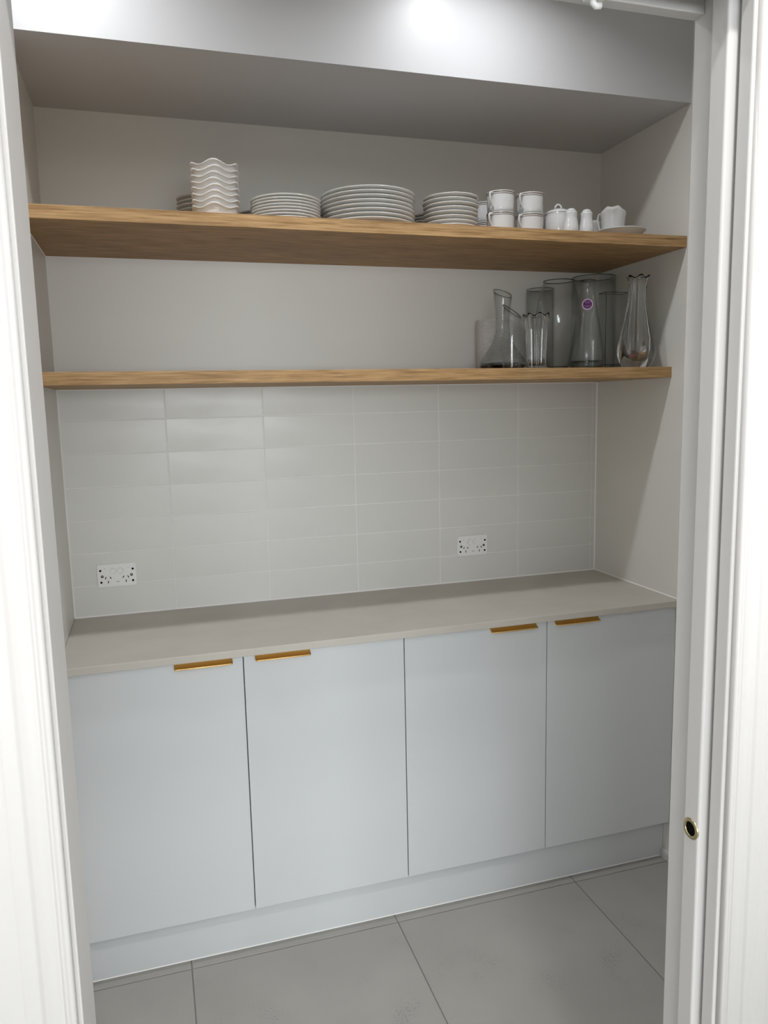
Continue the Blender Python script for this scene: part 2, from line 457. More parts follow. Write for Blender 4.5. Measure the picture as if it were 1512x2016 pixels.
# pocket door leaf
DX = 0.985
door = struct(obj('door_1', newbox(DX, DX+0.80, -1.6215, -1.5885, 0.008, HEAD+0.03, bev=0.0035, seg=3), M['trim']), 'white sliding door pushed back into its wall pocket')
pull = empty('edge_pull', (DX, -1.6053, 0.906)); pull.parent = door
R_ = 0.0158
bm = bmesh.new()
lathe(bm, [(R_*0.66, -0.006), (R_*0.66, 0.0012), (R_*0.72, 0.0017), (R_*0.93, 0.0015), (R_, 0.0004), (R_, -0.001)], 40)
ring = obj('pull_ring', bm, M['brass'], pull, True); ring.rotation_euler = (0, -PI/2, 0)
bm = bmesh.new(); lathe(bm, [(0, 0.0003), (R_*0.67, 0.0003)], 32)
hole = obj('pull_recess_shade', bm, M['black'], pull); hole.rotation_euler = (0, -PI/2, 0)  # flat black disc, the shade of the recess put in as colour
pull['label'] = 'round brass edge pull, recess shade painted black'

# architraves (moulded profile): s = distance from inner edge, h = projection from the wall
def arc_profile():
    key = [(0.0, 0.0), (0.0, 0.0080), (0.0006, 0.0098), (0.0022, 0.0112), (0.0042, 0.0116), (0.0060, 0.0110), (0.0074, 0.0098), (0.0090, 0.0096)]
    def sm(a_, b_, n):          # smooth S-shaped rise between two points
        return [(a_[0]+(b_[0]-a_[0])*i/n, a_[1]+(b_[1]-a_[1])*(3*(i/n)**2-2*(i/n)**3)) for i in range(1, n+1)]
    key += sm(key[-1], (0.0120, 0.0122), 5)
    key += [(0.0120+0.0155*i/8, 0.0122+0.0022*(i/8)-0.0016*math.sin(PI*i/8)) for i in range(1, 9)]
    key += sm(key[-1], (0.0345, 0.0185), 7)
    key += [(0.040, 0.0188), (0.0455, 0.0190)] + sm((0.0455, 0.0190), (0.0500, 0.0205), 5) + [(0.070, 0.0208), (0.0865, 0.0208), (0.0885, 0.0202), (0.0898, 0.0186), (0.090, 0.016), (0.090, 0.0)]
    return key
AP = arc_profile(); SET = 0.005
ZT = HEAD+SET
bm = bmesh.new(); prism(bm, AP, (XL-SET, YN, 0), (-1, 0, 0), (0, -1, 0), (0, 0, ZT)); trim(bm, smooth=True, label='moulded white architrave beside the closing jamb')
bm = bmesh.new(); prism(bm, AP, (XR+SET, YN, 0), (1, 0, 0), (0, -1, 0), (0, 0, ZT)); trim(bm, smooth=True, label='moulded white architrave beside the pocket door')
bm = bmesh.new(); prism(bm, AP, (XL-SET-0.09, YN, ZT), (0, 0, 1), (0, -1, 0), (XR-XL+2*SET+0.18, 0, 0)); trim(bm, smooth=True, label='moulded white architrave over the doorway')
# skirting boards
bm = bmesh.new(); prism(bm, [(0, 0), (0.010, 0), (0.010, 0.022), (0.008, 0.028), (0.004, 0.031), (0, 0.031)], (W, KICK_Y-0.0005, 0), (-1, 0, 0), (0, 0, 1), (0, YF-KICK_Y+0.001, 0))
struct(obj('baseboard_right', bm, M['trim']), 'low white skirting board beside the kickboard')
bm = bmesh.new(); prism(bm, [(0, 0), (0.010, 0), (0.010, 0.022), (0.008, 0.028), (0.004, 0.031), (0, 0.031)], (0, KICK_Y-0.0005, 0), (1, 0, 0), (0, 0, 1), (0, YF-KICK_Y+0.001, 0))
struct(obj('baseboard_left', bm, M['trim']), 'low white skirting board on the side wall by the nib')
# caulk beads
def bead(p0, ext, au, av, s=0.0035):
    bm = bmesh.new(); prism(bm, [(0, 0), (s, 0), (s*0.45, s*0.45), (0, s)], p0, au, av, ext); trim(bm, M['caulk'], label='thin white sealant bead')
bead((0, 0, BENCH_Z), (W, 0, 0), (0, -1, 0), (0, 0, 1))
bead((W, -BENCH_D+0.002, BENCH_Z), (0, BENCH_D-0.0056, 0), (-1, 0, 0), (0, 0, 1), 0.003)
bead((0, 0, BENCH_Z+0.0036), (0, 0, S1_Z-BENCH_Z-0.007), (1, 0, 0), (0, -1, 0))
bead((W, 0, BENCH_Z+0.0036), (0, 0, S1_Z-BENCH_Z-0.007), (-1, 0, 0), (0, -1, 0))
bead((0, 0, S1_Z), (W, 0, 0), (0, -1, 0), (0, 0, -1), 0.003)
bead((0, 0, S2_Z), (W, 0, 0), (0, -1, 0), (0, 0, -1), 0.002)
bead((0, -S2_D, S2_Z), (0, S2_D-0.003, 0), (1, 0, 0), (0, 0, -1), 0.002)
bead((0, KICK_Y, 0), (W, 0, 0), (0, -1, 0), (0, 0, 1), 0.002)

# small white door stop hanging under the head jamb
t = empty('door_stop', (0.829, -1.5685, HEAD))
tag(t, 'small white plastic door stop under the doorway head', 'door stop')
bm = bmesh.new(); box(bm, -0.013, 0.013, -0.006, 0.014, -0.0035, 0.0, 0.001); obj('mounting_plate', bm, M['plastic'], t)
bm = bmesh.new(); tube(bm, [(-0.006, 0.0, -0.003), (-0.006, 0.0, -0.010), (-0.002, 0.0, -0.013), (0.005, 0.0, -0.012)], 0.0042, 10); obj('hook', bm, M['plastic'], t, True)

# ------------------------------------------------------------------ cabinets, bench, kickboard
ZD0, ZD1 = 0.1353, 0.8775
g = [0.0, 0.4605, 0.9164, 1.3734, W]
handle_bm = {}
def handle_mesh():
    # lip pull: short upright behind, scooping forward into a tongue with rounded front corners
    bm = bmesh.new(); L = 0.151; th = 0.0020
    top = [(0.0, 0.0005), (-0.0014, -0.0030), (-0.0036, -0.0066), (-0.0072, -0.0098), (-0.0120, -0.0120), (-0.0172, -0.0132), (-0.0225, -0.0137)]
    poly = top + [(u*0.97+0.0004, v-th) for u, v in reversed(top)]
    xs = [-L/2, -L/2+0.0006, -L/2+0.002, -L/2+0.005, 0.0, L/2-0.005, L/2-0.002, L/2-0.0006, L/2]
    cut = [0.0065, 0.0045, 0.0020, 0.0, 0.0, 0.0, 0.0020, 0.0045, 0.0065]
    rings = []
    for x, c in zip(xs, cut):
        rings.append([bm.verts.new((x, max(u, -0.0225+c) if u < -0.0225+c else u, v)) for u, v in poly])
    n = len(poly)
    for p, q in zip(rings, rings[1:]):
        for i in range(n):
            j = (i+1) % n; bm.faces.new((p[i], p[j], q[j], q[i]))
    for r in (rings[0], rings[-1]):
        for i in range(len(top)-1):
            try: bm.faces.new((r[i], r[i+1], r[n-2-i], r[n-1-i]))
            except ValueError: pass
    bmesh.ops.remove_doubles(bm, verts=bm.verts[:], dist=1e-6)
    bmesh.ops.recalc_face_normals(bm, faces=bm.faces[:])
    for f in bm.faces: f.smooth = len(f.verts) == 4 and abs(f.normal.x) < 0.5
    me = bpy.data.meshes.new('handle'); bm.to_mesh(me); bm.free(); me.materials.append(M['gold'])
    return me
HM = handle_mesh()
hx = [0.356, 0.567, 1.2594, 1.4732]
for c in range(2):
    x0, x1 = g[2*c], g[2*c+2]
    t = empty('base_cabinet', ((x0+x1)/2, KICK_Y, 0.0))
    tag(t, ('white two-door base cabinet under the bench end with the narrow wall nib', 'white two-door base cabinet under the bench end with the sliding door')[c], 'cabinet', 'base cabinets')
    ox, oy = (x0+x1)/2, KICK_Y
    bm = bmesh.new()
    box(bm, x0+0.001-ox, x1-0.001-ox, DOOR_Y+0.0205-oy, -0.002-oy, ZD0-0.002, BENCH_Z-BENCH_T-0.0005)
    obj('body', bm, M['carcass'], t)
    for d in range(2):
        a, b_ = g[2*c+d]+0.0014, g[2*c+d+1]-0.0014
        o = obj('door', newbox(-(b_-a)/2, (b_-a)/2, 0, 0.018, ZD0, ZD1, bev=0.0008, seg=1), M['door'], t)
        o.location = ((a+b_)/2-ox, DOOR_Y-oy, 0)
        h = bpy.data.objects.new('handle', HM); C.objects.link(h); h.parent = o
        h.location = (hx[2*c+d]-(a+b_)/2, 0.0, ZD1+0.0010); h['label'] = 'brushed gold lip pull'
bm = newbox(0.001, W-0.001, KICK_Y, KICK_Y+0.016, 0.0, ZD0-0.003, bev=0.0008, seg=1)
tag(obj('kickboard', bm, M['door']), 'long white recessed kickboard running along the floor under the cabinets', 'kickboard')
bm = newbox(0.0005, W-0.0005, -BENCH_D, -0.0005, BENCH_Z-BENCH_T, BENCH_Z, bev=0.0016, seg=2)
tag(obj('benchtop', bm, M['bench']), 'long pale beige-grey stone benchtop over the white cabinets', 'benchtop')

# ------------------------------------------------------------------ shelves
def shelf(z, d, t, label):
    o = empty('shelf', (W/2, 0, z)); tag(o, label, 'shelf', 'oak wall shelves')
    obj('board', newbox(-W/2+0.0006, W/2-0.0006, -d+0.0012, -0.0006, 0, t, bev=0.0006, seg=1), M['oak'], o)
    obj('front_edge', newbox(-W/2+0.0006, W/2-0.0006, -d, -d+0.0012, 0.0003, t-0.0003, bev=0.0005, seg=1), M['oak'], o)
shelf(S1_Z, S1_D, S1_T, 'thick oak shelf holding the clear glass vases')
shelf(S2_Z, S2_D, S2_T, 'thick oak shelf holding the stacked white crockery')
Z1, Z2 = S1_Z+S1_T, S2_Z+S2_T

# ------------------------------------------------------------------ power outlets
def rounded_rect(w, h, r, n=5):
    pts = []
    for cx_, cz_, a0 in ((w/2-r, h/2-r, 0), (-w/2+r, h/2-r, PI/2), (-w/2+r, -h/2+r, PI), (w/2-r, -h/2+r, 1.5*PI)):
        for i in range(n+1):
            a = a0+PI/2*i/n; pts.append((cx_+r*math.cos(a), cz_+r*math.sin(a)))
    return pts
def outlet(x, z, label):
    t = empty('power_outlet', (x, 0, z)); tag(t, label, 'power outlet', 'double power outlets on the tiles')
    bm = bmesh.new(); prism(bm, rounded_rect(0.115, 0.072, 0.006), (0, 0.001, 0), (1, 0, 0), (0, 0, 1), (0, -0.0085, 0))
    fe = [e for e in bm.edges if all(v.co.y < -0.007 for v in e.verts)]
    bmesh.ops.bevel(bm, geom=fe, offset=0.0015, segments=2, affect='EDGES')
    obj('plate', bm, M['plate_plastic'], t)
    Y = -0.0075
    def disc(name, x_, z_, r, m, d=0.0008, par=t):
        bm = bmesh.new(); prism(bm, [(r*math.cos(2*PI*i/20), r*math.sin(2*PI*i/20)) for i in range(20)], (x_, Y+0.0002, z_), (1, 0, 0), (0, 0, 1), (0, -d, 0))
        return obj(name, bm, m, par)
    for sx in (-0.011, 0.0105):
        disc('switch_shadow_ring', sx, 0.0138, 0.0094, M['switch_shadow'], 0.0003)  # grey disc paints the shadow line around the switch
        bm = bmesh.new(); prism(bm, rounded_rect(0.0165, 0.0165, 0.0072), (sx, Y+0.0002, 0.0138), (1, 0, 0), (0, 0, 1), (0, -0.0032, 0))
        fe = [e for e in bm.edges if all(v.co.y < Y-0.002 for v in e.verts)]
        bmesh.ops.bevel(bm, geom=fe, offset=0.0012, segments=2, affect='EDGES')
        obj('switch', bm, M['plate_plastic'], t)
    for s in (-1, 1):
        for px_, pz_, r in ((0.0478, 0.0168, 0.0034), (0.0432, -0.0016, 0.0042), (0.0468, -0.0203, 0.0034)):
            hobj = disc('screw_hole', s*px_, pz_, r, M['black'], 0.0005)
            if r > 0.004: 
                bm = bmesh.new(); prism(bm, rounded_rect(0.0034, 0.0034, 0.0012), (s*px_, Y-0.0002, pz_+0.0006), (1, 0, 0), (0, 0, 1), (0, -0.0003, 0))
                obj('screw_head', bm, M['brass_grey'], hobj)
        cx_ = s*0.0262
        disc('socket_face', cx_, -0.0115, 0.0155, M['plate_plastic'], 0.0006)
        for dx, dz, ang in ((-0.0072, 0.0046, 30), (0.0072, 0.0046, -30), (0.0, -0.0086, 0)):
            a = math.radians(ang); bm = bmesh.new()
            prism(bm, [(-0.0012, -0.0038), (0.0012, -0.0038), (0.0012, 0.0038), (-0.0012, 0.0038)], (cx_+dx, Y-0.0003, -0.0115+dz), (math.cos(a), 0, -math.sin(a)), (math.sin(a), 0, math.cos(a)), (0, -0.0006, 0))
            obj('pin_slot', bm, M['black'], t)
        bm = bmesh.new(); box(bm, s*0.0345-0.0017, s*0.0345+0.0017, Y-0.0003, Y+0.0002, 0.0215, 0.0226); obj('indicator_mark', bm, M['dark_print'], t)
    bm = bmesh.new()
    for i in range(4): box(bm, -0.0018+i*0.0023, -0.0001+i*0.0023, Y-0.0003, Y+0.0002, -0.0216, -0.0196)
    obj('printed_mark', bm, M['dark_print'], t)
M['switch_shadow'] = mat('switch_shadow_grey', (0.42, 0.42, 0.42), 0.5)
M['brass_grey'] = mat('screw_steel', (0.45, 0.45, 0.45), 0.35, metal=1.0)
M['dark_print'] = mat('dark_print', (0.12, 0.12, 0.12), 0.6)
outlet(0.1330, 1.0283, 'white double power outlet on the tiles near the narrow nib wall')
outlet(1.3344, 1.0314, 'white double power outlet on the tiles below the glass vases')

# ------------------------------------------------------------------ crockery
def plate_mesh(name, R, h, pitch, m):
    rf = 0.60*R; t = 0.0040
    prof = [(0, pitch-0.0045), (rf-0.004, pitch-0.0045), (rf-0.003, 0.0), (rf, 0.0), (rf+0.004, 0.0022)]
    n = 7
    for i in range(1, n+1):
        q = i/n; prof.append((rf+0.004+(R-rf-0.006)*q, 0.0022+(h-0.0022-t)*(q**1.25)))
    prof += [(R-0.0005, h-t+0.0010), (R, h-t*0.45), (R-0.0008, h-0.0003), (R-0.0022, h)]
    for i in range(n-1, 0, -1):
        q = i/n; prof.append((rf+0.004+(R-rf-0.007)*q, min(h, max(pitch-0.0004, 0.0022+(h-0.0022-t)*(q**1.25)+t))))
    prof += [(rf, pitch-0.0004), (0, pitch-0.0004)]
    bm = bmesh.new(); lathe(bm, prof, 72)
    for f in bm.faces: f.smooth = True
    me = bpy.data.meshes.new(name); bm.to_mesh(me); bm.free(); me.materials.append(m)
    return me
def plate_stack(name, R, h, pitch, count, x, y, label, group, jit=0.001, cat='plate', m='stoneware', words=None):
    me = plate_mesh(name, R, h, pitch, M[m])
    for i in range(count):
        o = bpy.data.objects.new(name, me); C.objects.link(o)
        o.location = (x+random.uniform(-jit, jit), y+random.uniform(-jit, jit), Z2+i*(pitch+0.0001))
        o.rotation_euler.z = random.uniform(0, 6.28)
        if i == 0: l = label+', lowest of its stack'
        elif i == count-1: l = label+', topmost of its stack'
        else: l = label+', %s from the shelf up' % ('second', 'third', 'fourth', 'fifth', 'sixth', 'seventh', 'eighth', 'ninth')[i-1]
        tag(o, l, cat, group)
plate_stack('side_plate', 0.0945, 0.0125, 0.0078, 8, 0.6475, -0.337, 'flat white plate between the bowls and dinner plates', 'medium plates', jit=0.0012)
plate_stack('dinner_plate', 0.1335, 0.0180, 0.01135, 8, 0.8867, -0.313, 'wide white dinner plate in the largest stack', 'dinner plates')
plate_stack('saucer', 0.0795, 0.0150, 0.0117, 8, 1.1230, -0.350, 'small white saucer in the stack beside the cups', 'saucers', jit=0.0018, cat='saucer')
plate_stack('rear_plate', 0.0720, 0.0150, 0.0118, 10, 0.4447, -0.10, 'small white plate in the rear stack behind the scalloped bowls', 'plates behind the bowls', jit=0.0015)
plate_stack('rear_plate', 0.0760, 0.0140, 0.0105, 8, 0.6240, -0.10, 'small white plate in the rear stack behind the flat plates', 'plates behind the flat plates')
plate_stack('rear_plate', 0.0800, 0.0130, 0.0092, 10, 1.1486, -0.125, 'small white plate in the rear stack behind the saucers', 'plates behind the saucers')

# scalloped bowls
def bowl_mesh():
    H = 0.041; prof = []
    rb, rt_ = 0.046, 0.0555
    prof = [(0, 0.0022), (rb-0.008, 0.0022), (rb-0.006, 0.0), (rb-0.002, 0.0006)]
    for i in range(0, 8):
        q = i/7; prof.append((rb+(rt_-rb)*(q**0.75), 0.002+(H-0.008)*q))
    k_lip = len(prof)
    prof += [(rt_+0.0028, H-0.0046), (rt_+0.0060, H-0.0034), (rt_+0.0066, H-0.0016), (rt_+0.0054, H-0.0002), (rt_+0.0010, H-0.0020)]
    for i in range(7, -1, -1):
        q = i/7; prof.append((rb+(rt_-rb)*(q**0.75)-0.0016, 0.0045+(H-0.0105)*q))
    prof += [(0, 0.0050)]
    def fn(r, z, t, k):
        w = max(0.0, (z-0.012)/(H-0.012))
        wave = math.cos(5*t)
        return r*(1+0.020*w*wave), z+0.0056*w*w*wave
    bm = bmesh.new(); lathe(bm, prof, 96, fn)
    for f in bm.faces: f.smooth = True
    me = bpy.data.meshes.new('scalloped_bowl'); bm.to_mesh(me); bm.free(); me.materials.append(M['bowlmat'])
    return me
bm_ = bowl_mesh()
zb = [0.0, 0.0155, 0.0262, 0.0450, 0.0590, 0.0700, 0.0820, 0.0975]
for i in range(8):
    o = bpy.data.objects.new('scalloped_bowl', bm_); C.objects.link(o)
    o.location = (0.4635+random.uniform(-.0010, .0010), -0.33+random.uniform(-.0006, .0006), Z2+i*0.0152)
    o.rotation_euler.z = -PI/2-0.12+random.uniform(-.05, .05)
    tag(o, 'white scalloped bowl with wavy rim, ' + ('lowest of its stack' if i == 0 else 'topmost of its stack' if i == 7 else '%s from the shelf up' % ('second', 'third', 'fourth', 'fifth', 'sixth', 'seventh')[i-1]), 'bowl', 'scalloped bowls')

# cups with gilt bands
def make_cup():
    t = empty('cup')
    H = 0.0600; r0, r1 = 0.0335, 0.0405
    prof = [(0, 0.0025), (r0-0.006, 0.0025), (r0-0.005, 0.0), (r0-0.001, 0.0), (r0+0.0025, 0.0035), (r0+0.0045, 0.0070)]
    for i in range(1, 7):
        q = i/6; prof.append((r0+0.0045+(r1-r0-0.0045)*q, 0.007+(H-0.008)*q))
    prof += [(r1+0.0002, H-0.0003), (r1-0.0007, H), (r1-0.0016, H-0.0004), (r1-0.0026, H-0.010), (r0+0.0015, 0.009), (r0-0.004, 0.0055), (0, 0.0050)]
    bm = bmesh.new(); lathe(bm, prof, 56); obj('body', bm, M['porcelain'], t, True)
    for z, hgt in ((H-0.0050, 0.0021), (H-0.0095, 0.0013)):
        rr = r0+0.0045+(r1-r0-0.0045)*((z-0.007)/(H-0.008))
        bm = bmesh.new(); lathe(bm, [(rr-0.0008, z), (rr+0.0005, z), (rr+0.0005, z+hgt), (rr-0.0008, z+hgt), (rr-0.0008, z)], 56)
        obj('gilt_band', bm, M['band'], t, True)
    # ear-shaped handle towards +x
    pts = []
    for (u, z) in ((0.0375, 0.0515), (0.0445, 0.0545), (0.0520, 0.0535), (0.0568, 0.0480), (0.0565, 0.0410), (0.0530, 0.0330), (0.0475, 0.0250), (0.0420, 0.0180), (0.0365, 0.0130)):
        pts.append((u, 0, z))
    bm = bmesh.new(); tube(bm, pts, [0.0042, 0.0036, 0.0034, 0.0034, 0.0033, 0.0032, 0.0031, 0.0033, 0.0040], 10, flat=0.62, upv=Vector((0, 1, 0)))
    obj('handle', bm, M['porcelain'], t, True)
    return t
cup0 = make_cup(); first = True
cups = [(1.2716, -0.368, 0, 'white gilt-banded cup standing on the shelf beside the saucers, under another cup'),
        (1.2716, -0.368, 1, 'white gilt-banded cup on top of the cup beside the saucers'),
        (1.3660, -0.368, 0, 'white gilt-banded cup standing on the shelf beside the sugar bowl, under another cup'),
        (1.3660, -0.368, 1, 'white gilt-banded cup on top of the cup beside the sugar bowl'),
        (1.2840, -0.245, 0, 'white gilt-banded cup half hidden in the rear pair behind the others, lower one'),
        (1.2840, -0.245, 1, 'white gilt-banded cup half hidden in the rear pair behind the others, upper one')]
for x, y, k, lab in cups:
    o = cup0 if first else copy_tree(cup0); first = False
    o.location = (x, y, Z2+k*0.0577)
    o.rotation_euler.z = math.radians(-90-60) + (0.05*k if y < -.3 else -0.15)
    tag(o, lab, 'cup', 'gilt-banded cups')

# sugar bowl
t = empty('sugar_bowl', (1.4690, -0.352, Z2), math.radians(-22)); tag(t, 'lidded white sugar bowl with loop knob behind the salt shaker', 'sugar bowl')
bm = bmesh.new()
lathe(bm, [(0, 0.002), (0.028, 0.002), (0.029, 0), (0.033, 0), (0.038, 0.006), (0.0415, 0.018), (0.0425, 0.035), (0.0415, 0.052), (0.0385, 0.064), (0.0380, 0.068), (0.0388, 0.0705), (0.0360, 0.0705), (0.0355, 0.060), (0.038, 0.03), (0.030, 0.006), (0, 0.005)], 56)
obj('body', bm, M['porcelain'], t, True)
bm = bmesh.new(); lathe(bm, [(0, 0.0708), (0.0392, 0.0708), (0.0400, 0.0722), (0.0392, 0.0742), (0.032, 0.0800), (0.020, 0.0850), (0.008, 0.0872), (0, 0.0875)], 56)
lid = obj('lid', bm, M['porcelain'], t, True)
bm = bmesh.new(); tube(bm, [(0.0095*math.cos(a), 0, 0.0865+0.0135*math.sin(a)) for a in [PI*i/10 for i in range(11)]], 0.0028, 10, upv=Vector((0, 1, 0))); obj('knob', bm, M['porcelain'], lid, True)
for s in (-1, 1):
    bm = bmesh.new(); tube(bm, [(s*0.0395, 0, 0.058), (s*0.046, 0, 0.061), (s*0.0505, 0, 0.055), (s*0.0495, 0, 0.046), (s*0.0455, 0, 0.039), (s*0.0410, 0, 0.036)], 0.0032, 10, upv=Vector((0, 1, 0)))
    obj('side_handle', bm, M['porcelain'], t, True)

# salt and pepper shakers
def shaker(x, y, lab, s):
    t = empty('shaker', (x, y, Z2)); tag(t, lab, 'shaker', 'salt and pepper shakers')
    bm = bmesh.new()
    lathe(bm, [(0, 0.0), (0.0205*s, 0.0), (0.0222*s, 0.0025), (0.0222*s, 0.012), (0.0205*s, 0.024), (0.0178*s, 0.038), (0.0168*s, 0.049), (0.0178*s, 0.0555), (0.0180*s, 0.0585), (0.0172*s, 0.0605), (0.0140*s, 0.0612), (0, 0.0612)], 40)
    obj('body', bm, M['porcelain'], t, True)
    bm = bmesh.new()
    lathe(bm, [(0.0, 0.0613), (0.0132*s, 0.0613), (0.0138*s, 0.0628), (0.0125*s, 0.0660), (0.0085*s, 0.0690), (0.004*s, 0.0702), (0, 0.0704)], 36)
    cap = obj('dome_top', bm, M['porcelain'], t, True)
    for k in range(4):
        a = k*PI/2+0.4; bm = bmesh.new(); lathe(bm, [(0, 0.0008), (0.0009, 0.0006), (0.0009, 0)], 8)
        h = obj('pour_hole', bm, M['dark_print'], cap); h.location = (0.004*math.cos(a), 0.004*math.sin(a), 0.0698)
shaker(1.4666, -0.430, 'white waisted salt shaker standing in front of the sugar bowl', 1.0)
shaker(1.5180, -0.430, 'white waisted pepper shaker standing between sugar bowl and gravy boat', 0.96)

# gravy jug on a saucer, small jug behind
me = plate_mesh('gravy_saucer', 0.0765, 0.0275, 0.0085, M['porcelain'])
o = bpy.data.objects.new('gravy_saucer', me); C.objects.link(o); o.location = (1.6700, -0.372, Z2); tag(o, 'white deep saucer under the gravy jug near the pale wall', 'saucer')
def jug(name, x, y, z, r, rb, h, ang, lab, wav=1.0, rot_handle=PI, hs=1.0):
    t = empty(name, (x, y, z), ang); tag(t, lab, 'jug')
    prof = [(0, 0.0015), (rb*0.8, 0.0015), (rb*0.85, 0), (rb, 0.001)]
    n = 9
    for i in range(1, n+1):
        q = i/n; prof.append((rb+(r-rb)*(0.25*q+0.75*q**3), 0.001+(h-0.001)*q))
    for i in range(n, 0, -1):
        q = i/n; prof.append((rb+(r-rb)*(0.25*q+0.75*q**3)-0.0024, 0.004+(h-0.0035)*q))
    prof += [(rb*0.8, 0.0045), (0, 0.004)]
    def fn(rr, z, th, k):
        q = min(1.0, max(0, z/h)); th2 = (th+PI) % (2*PI)-PI
        spout = math.exp(-(th2/0.28)**2)
        sh = math.exp(-((abs(th2)-0.42)/0.26)**2)
        w = q**3
        dz = wav*w*(0.0060*sh-0.0010*spout-0.0125*(1-math.exp(-(th2/1.25)**2)))
        return rr*(1+w*0.20*spout*wav), z+dz
    bm = bmesh.new(); lathe(bm, prof, 80, fn); obj('body', bm, M['porcelain'], t, True)
    ca, sa = math.cos(rot_handle), math.sin(rot_handle)
    pts = [(u*ca, u*sa, zz) for u, zz in ((rb+0.001, h*0.86), (rb+0.008*hs+0.004, h*0.93), (rb+0.018*hs, h*0.86), (rb+0.020*hs, h*0.68), (rb+0.015*hs, h*0.45), (rb+0.006*hs, h*0.30), (rb-0.001, h*0.26))]
    bm = bmesh.new(); tube(bm, pts, 0.0028, 10, upv=Vector((-sa, ca, 0))); obj('handle', bm, M['porcelain'], t, True)
    return t
jug('gravy_jug', 1.6490, -0.366, Z2+0.0094, 0.0390, 0.0330, 0.0800, math.radians(-90-36), 'white gravy jug with pouring lip standing on the deep saucer', rot_handle=math.radians(-105), hs=0.7)
jug('cream_jug', 1.6560, -0.235, Z2, 0.0300, 0.0260, 0.0830, math.radians(-110), 'small white cream jug behind the gravy jug', wav=0.4)

# ------------------------------------------------------------------ glass vases and paper roll
def shell(outer, th, base, n=48, fn=None, scale_in=None):
    """closed thin-walled vessel from an outer (r, z) profile, bottom to top"""
    prof = [(0, outer[0][1])]+list(outer)
    inner = [(max(r-th, 0.001), z) for r, z in reversed(outer) if z > base]
    r_at = inner[-1][0]
    prof += inner+[(r_at*0.96, base), (0, base)]
    bm = bmesh.new(); lathe(bm, prof, n, fn); return bm

# paper towel roll
t = empty('paper_towel_roll', (1.395, -0.066, Z1)); tag(t, 'white embossed paper towel roll standing at the end of the row of vases', 'paper towel')
bm = bmesh.new(); Rr, Hr, n = 0.0625, 0.176, 64
uvl = bm.loops.layers.uv.new('UVMap')
def ringv(r, z): return [bm.verts.new((r*math.cos(2*PI*i/n), r*math.sin(2*PI*i/n), z)) for i in range(n)]
rings = [ringv(Rr-0.001, 0), ringv(Rr, 0.001), ringv(Rr, Hr-0.0015), ringv(Rr-0.0015, Hr), ringv(0.0215, Hr), ringv(0.0215, 0)]
for q in range(len(rings)):
    a, b_ = rings[q], rings[(q+1) % len(rings)]
    for i in range(n):
        j = (i+1) % n; f = bm.faces.new((a[i], a[j], b_[j], b_[i])); f.smooth = q == 1
        for l, (u, v) in zip(f.loops, ((i/n, 0), ((i+1)/n, 0), ((i+1)/n, 1), (i/n, 1))): l[uvl].uv = (u, v if q == 1 else 0)
obj('paper', bm, M['paper'], t)
bm = bmesh.new(); lathe(bm, [(0.0200, 0.0005), (0.0213, 0.0005), (0.0213, Hr+0.0015), (0.0200, Hr+0.0015), (0.0200, 0.0005)], 40); obj('core_tube', bm, M['card'], t, True)

def vessel(name, x, y, bm, label, m='glass_thin', rot=0.0, cat='vase'):
    t = empty(name, (x, y, Z1+0.0002), rot); tag(t, label, cat, 'clear glass vases')
    o = obj('body', bm, M[m], t, True)
    return t
def rim(t, r, z, rad=0.0012, fn=None, m='glass_rim', n=48):
    bm = bmesh.new()
    pts = []
    for i in range(n+1):
        a = 2*PI*i/n; zz = fn(a) if fn else z
        pts.append((r*math.cos(a), r*math.sin(a), zz))
    tube(bm, pts, rad, 6, cap=False); return obj('rim', bm, M[m], t, True)
M['glass_rim'] = thin_glass('glass_rim_edge', (0.55, 0.58, 0.57), (0.16, 0.18, 0.175))
M['glass_base'] = thin_glass('glass_base_pad', (0.72, 0.76, 0.75), (0.22, 0.25, 0.245))

# pear-shaped bud vase with a slanted flared mouth
outer = [(0.045, 0), (0.060, 0.002), (0.0725, 0.012), (0.0735, 0.022), (0.068, 0.036), (0.055, 0.055), (0.042, 0.073), (0.031, 0.092), (0.0245, 0.112), (0.0215, 0.135), (0.0215, 0.160), (0.0240, 0.190), (0.0275, 0.215), (0.0300, 0.238)]
def slant(r, z, th, k):
    w = max(0.0, (z-0.16)/0.078); return r, z-0.011*w*math.cos(th)
bm = bmesh.new(); prof = outer[:]+[(r-0.0026, z) for r, z in reversed(outer) if z > 0.020]+[(0.066, 0.022), (0.058, 0.0165)]
lathe(bm, [(0, 0)]+prof+[(0.03, 0.0135), (0, 0.0130)], 64, slant)
t = vessel('bud_vase', 1.340, -0.240, bm, 'clear glass bud vase with pear-shaped base and slanted flared mouth beside the paper roll')
rim(t, 0.0287, 0, 0.0012, lambda a: 0.238-0.011*math.cos(a))
bm = bmesh.new(); lathe(bm, [(0, 0.0008), (0.044, 0.0008), (0.058, 0.003), (0.0700, 0.012), (0.0712, 0.021), (0.0655, 0.0235), (0.057, 0.0170), (0.03, 0.0139), (0, 0.0134)], 64); obj('base_glass', bm, M['glass_solid'], t, True)

